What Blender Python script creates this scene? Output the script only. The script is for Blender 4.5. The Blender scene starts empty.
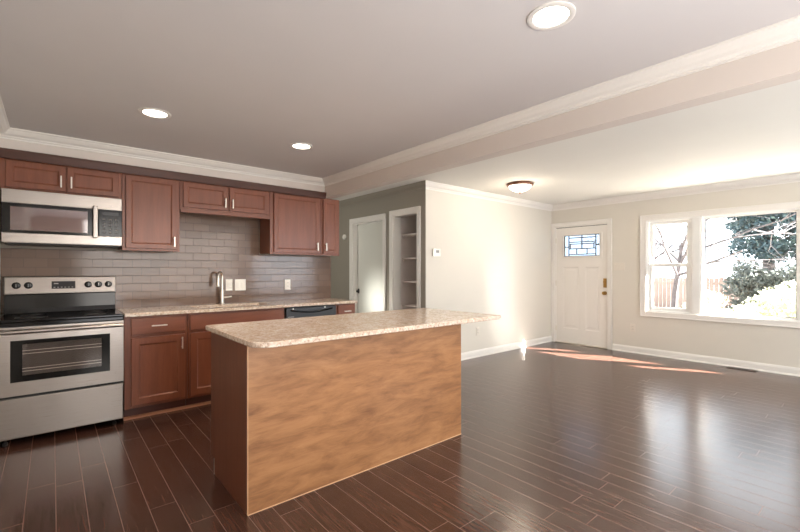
import bpy, bmesh, math, random
from mathutils import Vector, Matrix
random.seed(7)
S = bpy.context.scene
C = S.collection
PI = math.pi

# ------------------------------------------------------------------ camera
TH = math.radians(40.16)
cam = bpy.data.objects.new('camera', bpy.data.cameras.new('camera'))
C.objects.link(cam)
cam.location = (0, 0, 1.275)
cam.rotation_euler = (PI / 2, 0, -TH)
cam.data.sensor_width = 36
cam.data.lens = 412 / 800 * 36
cam.data.shift_y = 4.4 / 800
cam.data.clip_start = .05
cam.data.clip_end = 300
S.camera = cam

# ------------------------------------------------------------------ world, sun, added fill lamps
w = bpy.data.worlds.new('sky'); S.world = w; w.use_nodes = True
nt = w.node_tree; nt.nodes.clear()
wo = nt.nodes.new('ShaderNodeOutputWorld'); bg = nt.nodes.new('ShaderNodeBackground')
bg.inputs['Color'].default_value = (.86, .93, 1, 1)
bg.inputs['Strength'].default_value = 4.2
nt.links.new(bg.outputs[0], wo.inputs[0])

def lamp(name, typ, loc, energy, color, aim=None, **k):
    l = bpy.data.lights.new(name, typ)
    l.energy = energy; l.color = color
    for a, b in k.items(): setattr(l, a, b)
    o = bpy.data.objects.new(name, l); C.objects.link(o); o.location = loc
    if aim is not None:
        d = Vector(aim) - Vector(loc)
        o.rotation_euler = d.to_track_quat('-Z', 'Y').to_euler()
    return o
SUND = Vector((-.43, .77, -.53))
lamp('sun', 'SUN', (10, -5, 8), 150.0, (1, .94, .88), Vector((10, -5, 8)) + SUND, angle=.012)
# unseen fill lamps added in place of daylight; no windows are built there
lamp('rear_fill', 'AREA', (2.2, -2.1, 1.45), 100, (1, .96, .91), (2.2, 3, 1.2), shape='RECTANGLE', size=3.4, size_y=1.7)  # added fill lamp for the cabinets and the island front
lamp('rear_living_fill', 'AREA', (5.2, -2.1, 1.4), 62, (.84, .92, 1), (5.0, 3, 1.3), shape='RECTANGLE', size=1.8, size_y=1.5)  # added cool fill lamp for the living room side
lamp('side_wall_glow_fill', 'AREA', (5.7, -1.9, 1.5), 1.15, (.97, .98, 1), (5.36, 3.89, .95), shape='RECTANGLE', size=.14, size_y=1.5, spread=math.radians(10))  # added lamp in place of sun reflected off the floor onto the side wall
lamp('side_wall_fill', 'AREA', (4.0, -2.1, 1.5), 2.2, (.90, .95, 1), (4.9, 3.89, 1.4), shape='RECTANGLE', size=.9, size_y=1.3, spread=math.radians(45))  # added lamp, spreads soft brightness over the side wall
lamp('ceiling_fill', 'AREA', (1.1, -1.0, .5), 46, (.95, .96, 1), (.9, -.7, 3), shape='RECTANGLE', size=1.6, size_y=1.4)  # added upward lamp that lifts the kitchen ceiling
lamp('hall_fill', 'AREA', (1.75, 6.1, 1.5), 14, (1, .97, .88), (3.7, 5.4, 1.3), shape='RECTANGLE', size=.9, size_y=1.2)  # added lamp that brightens the dark hall
lamp('hall_door_fill', 'AREA', (1.8, 6.3, 1.5), 1.6, (1, .98, .9), (3.81, 5.02, .75), shape='RECTANGLE', size=.2, size_y=.5, spread=math.radians(22))  # added narrow lamp for the glow low on the hall door
VS = S.view_settings
VS.view_transform = 'Standard'; VS.look = 'None'; VS.gamma = 1; VS.use_curve_mapping = False
VS.exposure = 0.3

# ------------------------------------------------------------------ materials
def srgb(r, g, b):
    f = lambda c: (c / 255 / 12.92) if c / 255 <= .04045 else ((c / 255 + .055) / 1.055) ** 2.4
    return (f(r), f(g), f(b), 1)

class NT:
    def __init__(s, name):
        s.m = bpy.data.materials.new(name); s.m.use_nodes = True
        s.t = s.m.node_tree; s.t.nodes.clear()
        s.out = s.n('ShaderNodeOutputMaterial'); s.b = s.n('ShaderNodeBsdfPrincipled')
        s.l(s.b.outputs[0], s.out.inputs[0])
    def n(s, typ, **k):
        x = s.t.nodes.new(typ)
        for a, b in k.items(): setattr(x, a, b)
        return x
    def l(s, a, b): s.t.links.new(a, b)
    def math(s, op, a, b=None, c=None):
        x = s.n('ShaderNodeMath', operation=op)
        for i, v in enumerate((a, b, c)):
            if v is None: continue
            if isinstance(v, (int, float)): x.inputs[i].default_value = v
            else: s.l(v, x.inputs[i])
        return x.outputs[0]
    def pos(s):
        g = s.n('ShaderNodeNewGeometry'); return g.outputs['Position']
    def sep(s, v):
        x = s.n('ShaderNodeSeparateXYZ'); s.l(v, x.inputs[0]); return x.outputs
    def comb(s, x, y, z=0):
        c = s.n('ShaderNodeCombineXYZ')
        for i, v in enumerate((x, y, z)):
            if isinstance(v, (int, float)): c.inputs[i].default_value = v
            else: s.l(v, c.inputs[i])
        return c.outputs[0]
    def scale(s, v, sc):
        m = s.n('ShaderNodeMapping'); s.l(v, m.inputs[0]); m.inputs['Scale'].default_value = sc; return m.outputs[0]
    def noise(s, v, scale=5, detail=3, rough=.5, dist=0):
        x = s.n('ShaderNodeTexNoise'); s.l(v, x.inputs['Vector'])
        x.inputs['Scale'].default_value = scale; x.inputs['Detail'].default_value = detail
        x.inputs['Roughness'].default_value = rough; x.inputs['Distortion'].default_value = dist
        return x.outputs['Fac']
    def ramp(s, f, stops):
        r = s.n('ShaderNodeValToRGB'); s.l(f, r.inputs[0]); e = r.color_ramp.elements
        while len(e) < len(stops): e.new(.5)
        for i, (p, c) in enumerate(stops): e[i].position = p; e[i].color = c
        return r.outputs[0]
    def mix(s, f, a, b, mode='MIX'):
        x = s.n('ShaderNodeMix', data_type='RGBA', blend_type=mode)
        for i, v in ((0, f), (6, a), (7, b)):
            if isinstance(v, (int, float, tuple)): x.inputs[i].default_value = v
            else: s.l(v, x.inputs[i])
        return x.outputs[2]
    def bump(s, h, strength=.2, dist=.002):
        b = s.n('ShaderNodeBump'); s.l(h, b.inputs['Height'])
        b.inputs['Strength'].default_value = strength; b.inputs['Distance'].default_value = dist
        s.l(b.outputs[0], s.b.inputs['Normal'])
    def set(s, **k):
        for a, v in k.items():
            i = s.b.inputs[a.replace('_', ' ')]
            if isinstance(v, (int, float, tuple)): i.default_value = v
            else: s.l(v, i)
        return s

def plain(name, col, rough=.5, metal=0, spec=.5, bumpy=0, bscale=300, var=.04):
    t = NT(name)
    n = t.noise(t.pos(), 3, 2)
    c2 = tuple(x * (1 - var) for x in col[:3]) + (1,)
    t.set(Base_Color=t.mix(n, col, c2), Roughness=rough, Metallic=metal, Specular_IOR_Level=spec)
    if bumpy: t.bump(t.noise(t.pos(), bscale, 2), bumpy, .001)
    return t.m

M = {}
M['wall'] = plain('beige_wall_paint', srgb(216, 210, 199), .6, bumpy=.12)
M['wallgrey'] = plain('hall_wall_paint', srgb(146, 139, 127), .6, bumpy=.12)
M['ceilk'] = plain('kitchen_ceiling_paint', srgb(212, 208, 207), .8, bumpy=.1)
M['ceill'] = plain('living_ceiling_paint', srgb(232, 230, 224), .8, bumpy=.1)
M['beamp'] = plain('soft_white_beam_paint', srgb(214, 204, 196), .6)
M['ivory'] = plain('ivory_plastic', srgb(220, 212, 200), .45)
M['trim'] = plain('white_trim_paint', srgb(232, 228, 222), .35)
M['doorw'] = plain('white_door_paint', srgb(232, 227, 220), .35)
M['doorhall'] = plain('gloss_white_door_paint', srgb(226, 226, 218), .2)
M['plastic'] = plain('white_plastic', srgb(238, 234, 226), .35)
M['chrome'] = plain('brushed_nickel', srgb(226, 220, 210), .34, 1)
M['brass'] = plain('antique_brass', srgb(176, 140, 84), .3, 1)
M['leadcame'] = plain('lead_came', srgb(70, 72, 78), .5, .2)
M['black'] = plain('black_enamel', srgb(10, 9, 9), .12, 0, .35)
M['blackm'] = plain('black_matte_plastic', srgb(26, 24, 24), .45)
M['gap_shade'] = plain('gap_shade_dark', srgb(20, 14, 12), .7)  # dark colour that stands for shade around the entry door leaf
M['dw'] = plain('dark_grey_dishwasher_finish', srgb(48, 48, 50), .28)
M['bronze'] = plain('brown_bronze', srgb(120, 78, 56), .35, .5)
M['icon'] = plain('pale_grey_print', srgb(150, 150, 148), .5)
M['keygrey'] = plain('dim_key_print', srgb(88, 86, 84), .5)
M['ringgrey'] = plain('faint_grey_ring_print', srgb(52, 52, 54), .3)
M['shelf'] = plain('closet_paint', srgb(238, 228, 223), .5)
M['vinyl'] = plain('white_window_vinyl', srgb(236, 235, 232), .3)
M['caulk'] = plain('pale_caulk', srgb(214, 176, 140), .5)
M['register'] = plain('brown_register_metal', srgb(60, 42, 34), .4, .3)

def wood(name, dark, light, rough=.35, axis='z', sc=1., contrast=.5, spec=.5):
    t = NT(name); tc = t.n('ShaderNodeTexCoord').outputs['Object']
    s = {'z': (14, 14, 1.1), 'x': (1.1, 14, 14), 'y': (14, 1.1, 14)}[axis]
    v = t.scale(tc, tuple(q * sc for q in s))
    a = t.noise(v, 2.2, 6, .6, .6); b = t.noise(t.scale(tc, tuple(q * 6 * sc for q in s)), 3, 3)
    f = t.math('ADD', t.math('MULTIPLY', a, .8), t.math('MULTIPLY', b, .2))
    t.set(Base_Color=t.ramp(f, [(.5 - contrast / 2, dark), (.5 + contrast / 2, light)]), Roughness=rough, Specular_IOR_Level=spec)
    t.bump(b, .06, .001)
    return t.m
M['cab'] = wood('mahogany_stained_cabinet_wood', srgb(110, 60, 40), srgb(134, 78, 54), .32)
M['cabh'] = wood('mahogany_stained_cabinet_wood_horizontal', srgb(110, 60, 40), srgb(134, 78, 54), .32, 'x')
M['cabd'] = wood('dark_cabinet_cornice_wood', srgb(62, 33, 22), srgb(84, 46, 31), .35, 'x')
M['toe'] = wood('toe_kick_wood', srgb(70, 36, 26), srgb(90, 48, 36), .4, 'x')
M['qround'] = wood('light_oak_moulding', srgb(170, 112, 82), srgb(196, 140, 106), .35, 'x')
M['side'] = wood('dark_mahogany_end_panel', srgb(98, 56, 40), srgb(124, 76, 56), .33)

# blotchy maple plywood of the island front
t = NT('blotchy_maple_plywood'); tc = t.n('ShaderNodeTexCoord').outputs['Object']
a = t.noise(t.scale(tc, (1.0, 1, 4.2)), 3.2, 6, .66, .5)
b = t.noise(t.scale(tc, (6, 1, 60)), 2, 4, .6, .3)
c = t.noise(t.scale(tc, (2, 1, 3)), 1.2, 2, .5)
f = t.math('ADD', t.math('ADD', t.math('MULTIPLY', a, .72), t.math('MULTIPLY', b, .14)), t.math('MULTIPLY', c, .14))
t.set(Base_Color=t.ramp(f, [(.34, srgb(118, 80, 50)), (.46, srgb(146, 102, 66)), (.56, srgb(164, 118, 78)), (.68, srgb(176, 130, 90))]),
      Roughness=.38)
M['maple'] = t.m

# dark plank floor, boards along y
t = NT('dark_hardwood_planks'); P = t.pos(); x, y, z = t.sep(P)
bw = .127
xs = t.math('DIVIDE', t.math('SUBTRACT', x, .0145), bw)
row = t.math('FLOOR', xs)
wn = t.n('ShaderNodeTexWhiteNoise', noise_dimensions='1D'); t.l(row, wn.inputs['W'])
ys = t.math('ADD', t.math('DIVIDE', y, 1.15), t.math('MULTIPLY', wn.outputs['Value'], 7.3))
col = t.math('FLOOR', ys)
w2 = t.n('ShaderNodeTexWhiteNoise', noise_dimensions='2D'); t.l(t.comb(row, col), w2.inputs['Vector'])
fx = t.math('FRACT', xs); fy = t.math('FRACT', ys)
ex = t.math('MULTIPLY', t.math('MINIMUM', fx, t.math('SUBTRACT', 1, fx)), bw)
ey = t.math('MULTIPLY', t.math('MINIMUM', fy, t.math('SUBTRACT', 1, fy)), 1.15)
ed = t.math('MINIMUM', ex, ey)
lit_seam = t.math('LESS_THAN', ed, .0018)  # light caught by the board bevels is put into the seam colour
gv = t.n('ShaderNodeVectorMath', operation='ADD'); t.l(P, gv.inputs[0]); t.l(t.comb(t.math('MULTIPLY', w2.outputs['Value'], 9), t.math('MULTIPLY', w2.outputs['Value'], 31)), gv.inputs[1])
gr = t.noise(t.scale(gv.outputs[0], (26, 2.2, 1)), 2.2, 6, .62, .8)
sc_ = t.noise(t.scale(gv.outputs[0], (9, 1.2, 1)), 2.0, 3, .5, .5)
base = t.ramp(gr, [(.3, srgb(48, 28, 21)), (.7, srgb(94, 65, 54))])
base = t.mix(t.math('MULTIPLY', w2.outputs['Value'], .5), base, srgb(58, 34, 26))
t.set(Base_Color=t.mix(lit_seam, base, srgb(124, 104, 96)),
      Roughness=t.math('ADD', .15, t.math('MULTIPLY', gr, .12)), Specular_IOR_Level=.8)
hgt = t.math('ADD', t.math('ADD', t.math('MULTIPLY', sc_, .9), t.math('MULTIPLY', gr, .35)), t.math('MULTIPLY', t.math('MINIMUM', t.math('DIVIDE', ed, .004), 1), .5))
t.bump(hgt, .2, .002)
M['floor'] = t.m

# glossy subway tile (in the x z plane)
t = NT('grey_brown_glass_subway_tile'); x, y, z = t.sep(t.pos())
br = t.n('ShaderNodeTexBrick'); br.offset = .5; br.inputs['Scale'].default_value = 1
t.l(t.comb(t.math('ADD', x, .03), t.math('SUBTRACT', z, .914)), br.inputs['Vector'])
br.inputs['Brick Width'].default_value = .1545; br.inputs['Row Height'].default_value = .0775
br.inputs['Mortar Size'].default_value = .0018; br.inputs['Mortar Smooth'].default_value = .1
br.inputs['Color1'].default_value = srgb(106, 86, 74); br.inputs['Color2'].default_value = srgb(120, 98, 85)
br.inputs['Mortar'].default_value = srgb(84, 68, 59)
t.set(Base_Color=br.outputs['Color'], Roughness=t.math('ADD', .13, t.math('MULTIPLY', br.outputs['Fac'], .5)), Specular_IOR_Level=.4)
wob = t.noise(t.pos(), 9, 2)
t.bump(t.math('ADD', t.math('SUBTRACT', 1, br.outputs['Fac']), t.math('MULTIPLY', wob, .9)), .4, .0022)
M['tile'] = t.m

# speckled granite
t = NT('speckled_beige_granite'); P = t.pos()
vo = t.n('ShaderNodeTexVoronoi'); t.l(P, vo.inputs['Vector']); vo.inputs['Scale'].default_value = 95
sp = t.sep(vo.outputs['Color'])[0]
n1 = t.noise(P, 28, 5, .7); n2 = t.noise(P, 70, 4, .7)
bc = t.ramp(n1, [(.36, srgb(200, 174, 154)), (.5, srgb(216, 197, 180)), (.64, srgb(230, 218, 206))])
bc = t.mix(t.math('MULTIPLY', t.math('GREATER_THAN', sp, .84), .5), bc, srgb(164, 134, 114))
bc = t.mix(t.math('MULTIPLY', t.math('LESS_THAN', sp, .10), .6), bc, srgb(236, 228, 216))
bc = t.mix(t.math('MULTIPLY', t.math('GREATER_THAN', n2, .63), .6), bc, srgb(140, 124, 116))
t.set(Base_Color=bc, Roughness=.16, Specular_IOR_Level=.5)
M['granite'] = t.m

# brushed stainless steel
t = NT('brushed_stainless_steel'); tc = t.n('ShaderNodeTexCoord').outputs['Object']
g = t.noise(t.scale(tc, (1.5, 3, 260)), 3, 3)
lw = t.noise(t.scale(tc, (5, 1, 1.3)), 1.5, 1)
t.set(Base_Color=t.mix(g, srgb(154, 147, 142), srgb(176, 169, 163)), Metallic=1, Roughness=t.math('ADD', .25, t.math('MULTIPLY', g, .08)))
t.bump(t.math('ADD', t.math('MULTIPLY', g, .12), lw), .25, .008)
M['steel'] = t.m

def glass(name, tint=(1, 1, 1, 1), refl=.12, rough=.02):
    t = NT(name); tr = t.n('ShaderNodeBsdfTransparent'); tr.inputs[0].default_value = tint
    gl = t.n('ShaderNodeBsdfGlossy'); gl.inputs['Roughness'].default_value = rough
    mx = t.n('ShaderNodeMixShader'); g = t.n('ShaderNodeNewGeometry'); dt = t.n('ShaderNodeVectorMath', operation='DOT_PRODUCT'); t.l(g.outputs['Normal'], dt.inputs[0]); t.l(g.outputs['Incoming'], dt.inputs[1])
    mx_f = t.math('ADD', refl, t.math('MULTIPLY', t.math('POWER', t.math('SUBTRACT', 1, t.math('ABSOLUTE', dt.outputs['Value'])), 5), 1 - refl))
    t.l(mx_f, mx.inputs[0]); t.l(tr.outputs[0], mx.inputs[1]); t.l(gl.outputs[0], mx.inputs[2])
    t.l(mx.outputs[0], t.out.inputs[0]); return t.m
M['glass'] = glass('clear_window_glass', (.97, .98, .98, 1), .04)
M['leadglass'] = glass('textured_door_glass', (.56, .62, .68, 1), .04)
M['oglass'] = glass('oven_window_glass', (.86, .84, .83, 1), .06)
M['mwglass'] = glass('microwave_window_glass', (.8, .78, .78, 1), .10, .05)
def emit(name, col, st):
    t = NT(name); t.set(Base_Color=col, Emission_Color=col, Emission_Strength=st, Roughness=.3); return t.m
M['lamp'] = emit('lit_recessed_lens', (1, .93, .82, 1), 7)
M['bowl'] = emit('lit_frosted_bowl', (1, .93, .82, 1), 2.6)
M['display'] = plain('display_glass', srgb(34, 34, 36), .12)

# ------------------------------------------------------------------ mesh building
class MB:
    def __init__(s): s.bm = bmesh.new()
    def box(s, x0, x1, y0, y1, z0, z1):
        v = [s.bm.verts.new(p) for p in ((x0,y0,z0),(x1,y0,z0),(x1,y1,z0),(x0,y1,z0),(x0,y0,z1),(x1,y0,z1),(x1,y1,z1),(x0,y1,z1))]
        for f in ((3,2,1,0),(4,5,6,7),(0,1,5,4),(1,2,6,5),(2,3,7,6),(3,0,4,7)): s.bm.faces.new([v[i] for i in f])
        return s
    def tube(s, pts, r, n=12, cap=True):
        pts = [Vector(p) for p in pts]; rs = r if isinstance(r, (list, tuple)) else [r] * len(pts)
        rings = []; ref = None
        for i, p in enumerate(pts):
            d = (pts[min(i + 1, len(pts) - 1)] - pts[max(i - 1, 0)]).normalized()
            if ref is None or abs(ref.dot(d)) > .95: ref = Vector((0, 0, 1)) if abs(d.z) < .9 else Vector((1, 0, 0))
            u = d.cross(ref).normalized(); v = u.cross(d).normalized(); ref = v
            rings.append([s.bm.verts.new(p + (u * math.cos(2*PI*k/n) + v * math.sin(2*PI*k/n)) * rs[i]) for k in range(n)])
        for a, b in zip(rings, rings[1:]):
            for k in range(n): s.bm.faces.new((a[k], a[(k+1) % n], b[(k+1) % n], b[k]))
        if cap: s.bm.faces.new(rings[0][::-1]); s.bm.faces.new(rings[-1])
        return s
    def lathe(s, c, prof, axis='z', n=32):
        c = Vector(c); rings = []
        for r, h in prof:
            ring = []
            for k in range(n):
                a = 2*PI*k/n; u, v = r*math.cos(a), r*math.sin(a)
                q = {'z': (u, v, h), 'y': (u, h, v), 'x': (h, u, v)}[axis]
                ring.append(s.bm.verts.new(c + Vector(q)))
            rings.append(ring)
        for a, b in zip(rings, rings[1:]):
            for k in range(n): s.bm.faces.new((a[k], a[(k+1) % n], b[(k+1) % n], b[k]))
        if prof[0][0] > 1e-5: s.bm.faces.new(rings[0])
        if prof[-1][0] > 1e-5: s.bm.faces.new(rings[-1])
        return s
    def poly(s, pts, lo, hi, axis='z'):
        """prism: pts 2D, extruded from lo to hi along axis"""
        def q(a, b, h): return {'z': (a, b, h), 'y': (a, h, b), 'x': (h, a, b)}[axis]
        A = [s.bm.verts.new(q(a, b, lo)) for a, b in pts]; B = [s.bm.verts.new(q(a, b, hi)) for a, b in pts]
        s.bm.faces.new(A[::-1]); s.bm.faces.new(B); n = len(pts)
        for i in range(n): s.bm.faces.new((A[i], A[(i+1) % n], B[(i+1) % n], B[i]))
        return s
    def rings(s, loops, cap_first=False, cap_last=True):
        L = [[s.bm.verts.new(p) for p in lp] for lp in loops]
        for a, b in zip(L, L[1:]):
            n = len(a)
            for k in range(n): s.bm.faces.new((a[k], a[(k+1) % n], b[(k+1) % n], b[k]))
        if cap_first: s.bm.faces.new(L[0][::-1])
        if cap_last: s.bm.faces.new(L[-1])
        return s
    def build(s, name, mat, parent=None, smooth=False, bevel=0, seg=2):
        bmesh.ops.remove_doubles(s.bm, verts=s.bm.verts, dist=1e-6)
        bmesh.ops.recalc_face_normals(s.bm, faces=s.bm.faces)
        me = bpy.data.meshes.new(name)
        off = Vector((0, 0, 0))
        p = parent
        while p is not None: off += p.location; p = p.parent
        if parent is None:
            vs = [v.co for v in s.bm.verts]
            off = Vector(((min(v.x for v in vs)+max(v.x for v in vs))/2, (min(v.y for v in vs)+max(v.y for v in vs))/2, min(v.z for v in vs)))
        for v in s.bm.verts: v.co -= off
        s.bm.to_mesh(me); s.bm.free()
        if smooth:
            for f in me.polygons: f.use_smooth = True
            me.set_sharp_from_angle(angle=math.radians(40))
        me.materials.append(M[mat] if isinstance(mat, str) else mat)
        o = bpy.data.objects.new(name, me); C.objects.link(o)
        if parent is None: o.location = off
        else: o.parent = parent
        if bevel:
            b = o.modifiers.new('bevel', 'BEVEL'); b.width = bevel; b.segments = seg; b.limit_method = 'ANGLE'; b.angle_limit = math.radians(50)
        return o

def tag(o, label=None, cat=None, group=None, kind=None):
    for k, v in (('label', label), ('category', cat), ('group', group), ('kind', kind)):
        if v: o[k] = v
    return o
def thing(name, loc, label, cat, group=None):
    o = bpy.data.objects.new(name, None); C.objects.link(o); o.location = loc; o.empty_display_size = .05
    return tag(o, label, cat, group)
def struct(mb, name, mat, parent=None, label=None, **k):
    o = mb.build(name, mat, parent, **k); o['kind'] = 'structure'
    if label: o['label'] = label
    return o
def sroot(name, loc, label=None):
    o = bpy.data.objects.new(name, None); C.objects.link(o); o.location = loc; o['kind'] = 'structure'
    if label: o['label'] = label
    return o
def panel(mb, a0, a1, b0, b1, face, back, stile=.055, rec=.008, plane='y', sgn=-1, ogee=.012, raised=0):
    """framed door leaf: outer block with a stepped recessed panel; face is the coordinate of the front"""
    def q(a, b, c): return (a, c, b) if plane == 'y' else (c, a, b)
    def lp(i, c): return [q(a0+i, b0+i, c), q(a1-i, b0+i, c), q(a1-i, b1-i, c), q(a0+i, b1-i, c)]
    inn = -sgn
    loops = [lp(0, back), lp(0, face + inn*.003), lp(.003, face), lp(stile, face), lp(stile + ogee*.35, face + inn*rec*.55), lp(stile + ogee, face + inn*rec)]
    if raised: loops += [lp(stile+ogee+raised, face + inn*rec), lp(stile+ogee+raised+.012, face + inn*.003)]
    mb.rings(loops, cap_first=True)
    return mb

HT_ = .11
XL, XW, YK, YS, XH = -.325, 6.877, 4.70, 3.915, 3.745
ZK, ZL, ZB, YB = 2.357, 2.435, 2.147, -2.3
FX0, FX1 = 2.50, 2.61

# ------------------------------------------------------------------ room shell
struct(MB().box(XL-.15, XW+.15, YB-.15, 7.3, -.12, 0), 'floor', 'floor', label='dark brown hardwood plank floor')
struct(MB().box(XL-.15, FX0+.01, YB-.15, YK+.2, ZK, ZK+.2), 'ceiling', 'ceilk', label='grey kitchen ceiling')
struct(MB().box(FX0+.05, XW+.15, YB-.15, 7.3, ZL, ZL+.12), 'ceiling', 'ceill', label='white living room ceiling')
struct(MB().box(XL-.15, XL, YB-.15, YK+.12, 0, ZK), 'wall_left', 'wall')
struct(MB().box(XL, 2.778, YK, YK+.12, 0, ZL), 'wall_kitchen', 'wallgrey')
struct(MB().box(XL, XW, YB-.15, YB, 0, ZL), 'wall_rear', 'wall')
struct(MB().box(XL, FX0, 4.36, YK, ZB, ZK), 'wall_soffit', 'beamp')
struct(MB().box(FX0, FX1, YB, YK, ZB, ZL), 'wall_beam', 'beamp')
struct(MB().box(XH+HT_, XW, YS+.003, YS+.12, 0, ZL).box(XH, XW, YS, YS+.003, 0, ZL), 'wall_side', 'wall')
# hall wall with two openings (constant x)
d1 = (4.82, 5.63, 2.04); d2 = (4.075, 4.585, 2.06); HT = .11
m = MB()
m.box(XH, XH+HT, YS+.003, d2[0], 0, ZL); m.box(XH, XH+HT, d2[0], d2[1], d2[2], ZL); m.box(XH, XH+HT, d2[1], d1[0], 0, ZL)
m.box(XH, XH+HT, d1[0], d1[1], d1[2], ZL); m.box(XH, XH+HT, d1[1], 7.15, 0, ZL)
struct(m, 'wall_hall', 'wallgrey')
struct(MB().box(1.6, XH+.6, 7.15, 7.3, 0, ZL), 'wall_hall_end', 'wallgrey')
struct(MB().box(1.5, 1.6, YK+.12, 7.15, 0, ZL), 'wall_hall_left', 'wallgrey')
struct(MB().box(1.5, FX0+.05, YK+.2, 7.3, ZL, ZL+.12), 'ceiling', 'ceill', label='hall ceiling')
# closet interior
m = MB(); m.box(XH+HT, 4.55, 3.9+.11, 4.03, 0, ZL); m.box(XH+HT, 4.55, 4.62, 4.70, 0, ZL); m.box(4.5, 4.6, 4.03, 4.62, 0, ZL)
struct(m, 'wall_closet', 'shelf')
# window wall (constant x) : openings for door and window
DY0, DY1, DZ = 2.925, 3.845, 2.045
WY0, WY1, WZ0, WZ1 = .02, 2.37, .655, 2.03
m = MB()
m.box(XW, XW+.15, YB, WY0, 0, ZL); m.box(XW, XW+.15, WY0, WY1, 0, WZ0); m.box(XW, XW+.15, WY0, WY1, WZ1, ZL)
m.box(XW, XW+.15, WY1, DY0, 0, ZL); m.box(XW, XW+.15, DY0, DY1, DZ, ZL); m.box(XW, XW+.15, DY1, YS+.12, 0, ZL)
struct(m, 'wall_front', 'wall')

# crown moulding
CP = [(0,0),(.080,0),(.080,-.012),(.070,-.018),(.064,-.030),(.046,-.052),(.024,-.064),(.020,-.076),(.010,-.080),(.010,-.094),(0,-.094)]
def crown(name, p0, p1, nrm, z, m0=0, m1=0, prof=CP, sc=1., hs=1., label=None):
    """straight moulding from p0 to p1; nrm = direction out of the wall; m0/m1 mitre signs"""
    p0 = Vector(p0); p1 = Vector(p1); d = (p1-p0).normalized(); nv = Vector(nrm)
    mb = MB(); A = []; B = []
    for p, h in prof:
        p *= sc; h *= hs
        for L, base, mi, sg in ((A, p0, m0, 1), (B, p1, m1, -1)):
            q = base + nv*p + d*(p*mi*sg); L.append(mb.bm.verts.new((q.x, q.y, z+h)))
    n = len(prof)
    for i in range(n): mb.bm.faces.new((A[i], A[(i+1) % n], B[(i+1) % n], B[i]))
    mb.bm.faces.new(A[::-1]); mb.bm.faces.new(B)
    return struct(mb, name, 'trim', label=label)
crown('trim_1', (XL, 4.36), (FX0, 4.36), (0,-1), ZK, 1, 1, hs=.80, label='crown moulding above the kitchen cabinets')
crown('trim_2', (FX0, YB), (FX0, 4.36), (-1,0), ZK, 1, 1, hs=.80, label='crown moulding on the beam')
crown('trim_3', (XL, YB), (XL, 4.36), (1,0), ZK, 1, 1, hs=.80, label='crown moulding on the left wall')
crown('trim_4', (XH, YS), (XW, YS), (0,-1), ZL, -1, 1, label='crown moulding on the side wall')
crown('trim_5', (XW, YB), (XW, YS), (-1,0), ZL, 0, 1, label='crown moulding on the window wall')
crown('trim_6', (XH, 7.15), (XH, YS), (-1,0), ZL, 0, -1, label='crown moulding on the hall wall')
bpy.data.objects['trim_6'].data.materials[0] = M['wallgrey']
# baseboards
BP = [(0,0),(.018,0),(.018,.075),(.013,.09),(.009,.1),(0,.1)]
SP = [(0,0),(.030,0),(.029,.008),(.024,.016),(.018,.02),(.018,.075),(.013,.09),(.009,.1),(0,.1)]
crown('baseboard_side', (XH, YS), (XW, YS), (0,-1), 0, -1, 1, SP)
crown('baseboard_front', (XW, YB), (XW, DY0-.075), (-1,0), 0, 0, 0, SP)
crown('baseboard_hall', (XH, 4.66), (XH, 4.75), (-1,0), 0, 0, 0, SP)
crown('baseboard_hall', (XH, YS), (XH, 4.0), (-1,0), 0, -1, 0, SP)
crown('baseboard_hall', (XH, 5.71), (XH, 7.15), (-1,0), 0, 0, 0, SP)

# casing around an opening in a wall of constant x
def casing(mb, x, y0, y1, z0, z1, wd=.072, th=.018, sgn=-1, bottom=False):
    a, b = (x + sgn*th, x) if sgn < 0 else (x, x + th)
    mb.box(a, b, y0-wd, y0, z0 - (wd if bottom else 0), z1+wd); mb.box(a, b, y1, y1+wd, z0 - (wd if bottom else 0), z1+wd)
    mb.box(a, b, y0, y1, z1, z1+wd)
    mb.box(a-.006, b, y0-wd, y0-wd+.014, z0 - (wd if bottom else 0), z1+wd); mb.box(a-.006, b, y1+wd-.014, y1+wd, z0 - (wd if bottom else 0), z1+wd)
    mb.box(a-.006, b, y0-wd+.014, y1+wd-.014, z1+wd-.014, z1+wd)
    if bottom: mb.box(a, b, y0, y1, z0-wd, z0); mb.box(a-.006, b, y0-wd+.014, y1+wd-.014, z0-wd, z0-wd+.014)
    return mb

# ------------------------------------------------------------------ entry door (door_1)
D = sroot('door_1', (XW, (DY0+DY1)/2, 0), 'white entry door with a leaded glass light and brass hardware')
struct(casing(MB(), XW, DY0, DY1, 0, DZ, .066), 'door_casing', 'trim', D, bevel=.003)
j = MB(); j.box(XW-.001, XW+.15, DY0, DY0+.016, 0, DZ); j.box(XW-.001, XW+.15, DY1-.016, DY1, 0, DZ); j.box(XW-.001, XW+.15, DY0+.016, DY1-.016, DZ-.016, DZ)
j.box(XW+.066, XW+.08, DY0+.016, DY0+.03, .02, DZ-.016); j.box(XW+.066, XW+.08, DY1-.03, DY1-.016, .02, DZ-.016)
struct(j, 'door_frame', 'trim', D)
struct(MB().box(XW-.02, XW+.16, DY0+.016, DY1-.016, 0, .022), 'threshold', 'chrome', D, bevel=.004)
y0, y1, z0, z1 = DY0+.0165, DY1-.0165, .0225, DZ-.0165
gx0, gx1, gy0, gy1, gz0, gz1 = XW+.012, XW+.052, 3.045, 3.685, 1.515, 1.885
m = MB()
m.box(gx0, gx1, y0, y1, z0, .26); m.box(gx0, gx1, y0, y0+.13, .26, z1); m.box(gx0, gx1, y1-.13, y1, .26, z1)
m.box(gx0, gx1, y0+.13, y1-.13, 1.335, gz0); m.box(gx0, gx1, y0+.13, y1-.13, gz1, z1)
m.box(gx0, gx1, 3.365-.055, 3.365+.055, .26, 1.335)
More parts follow.
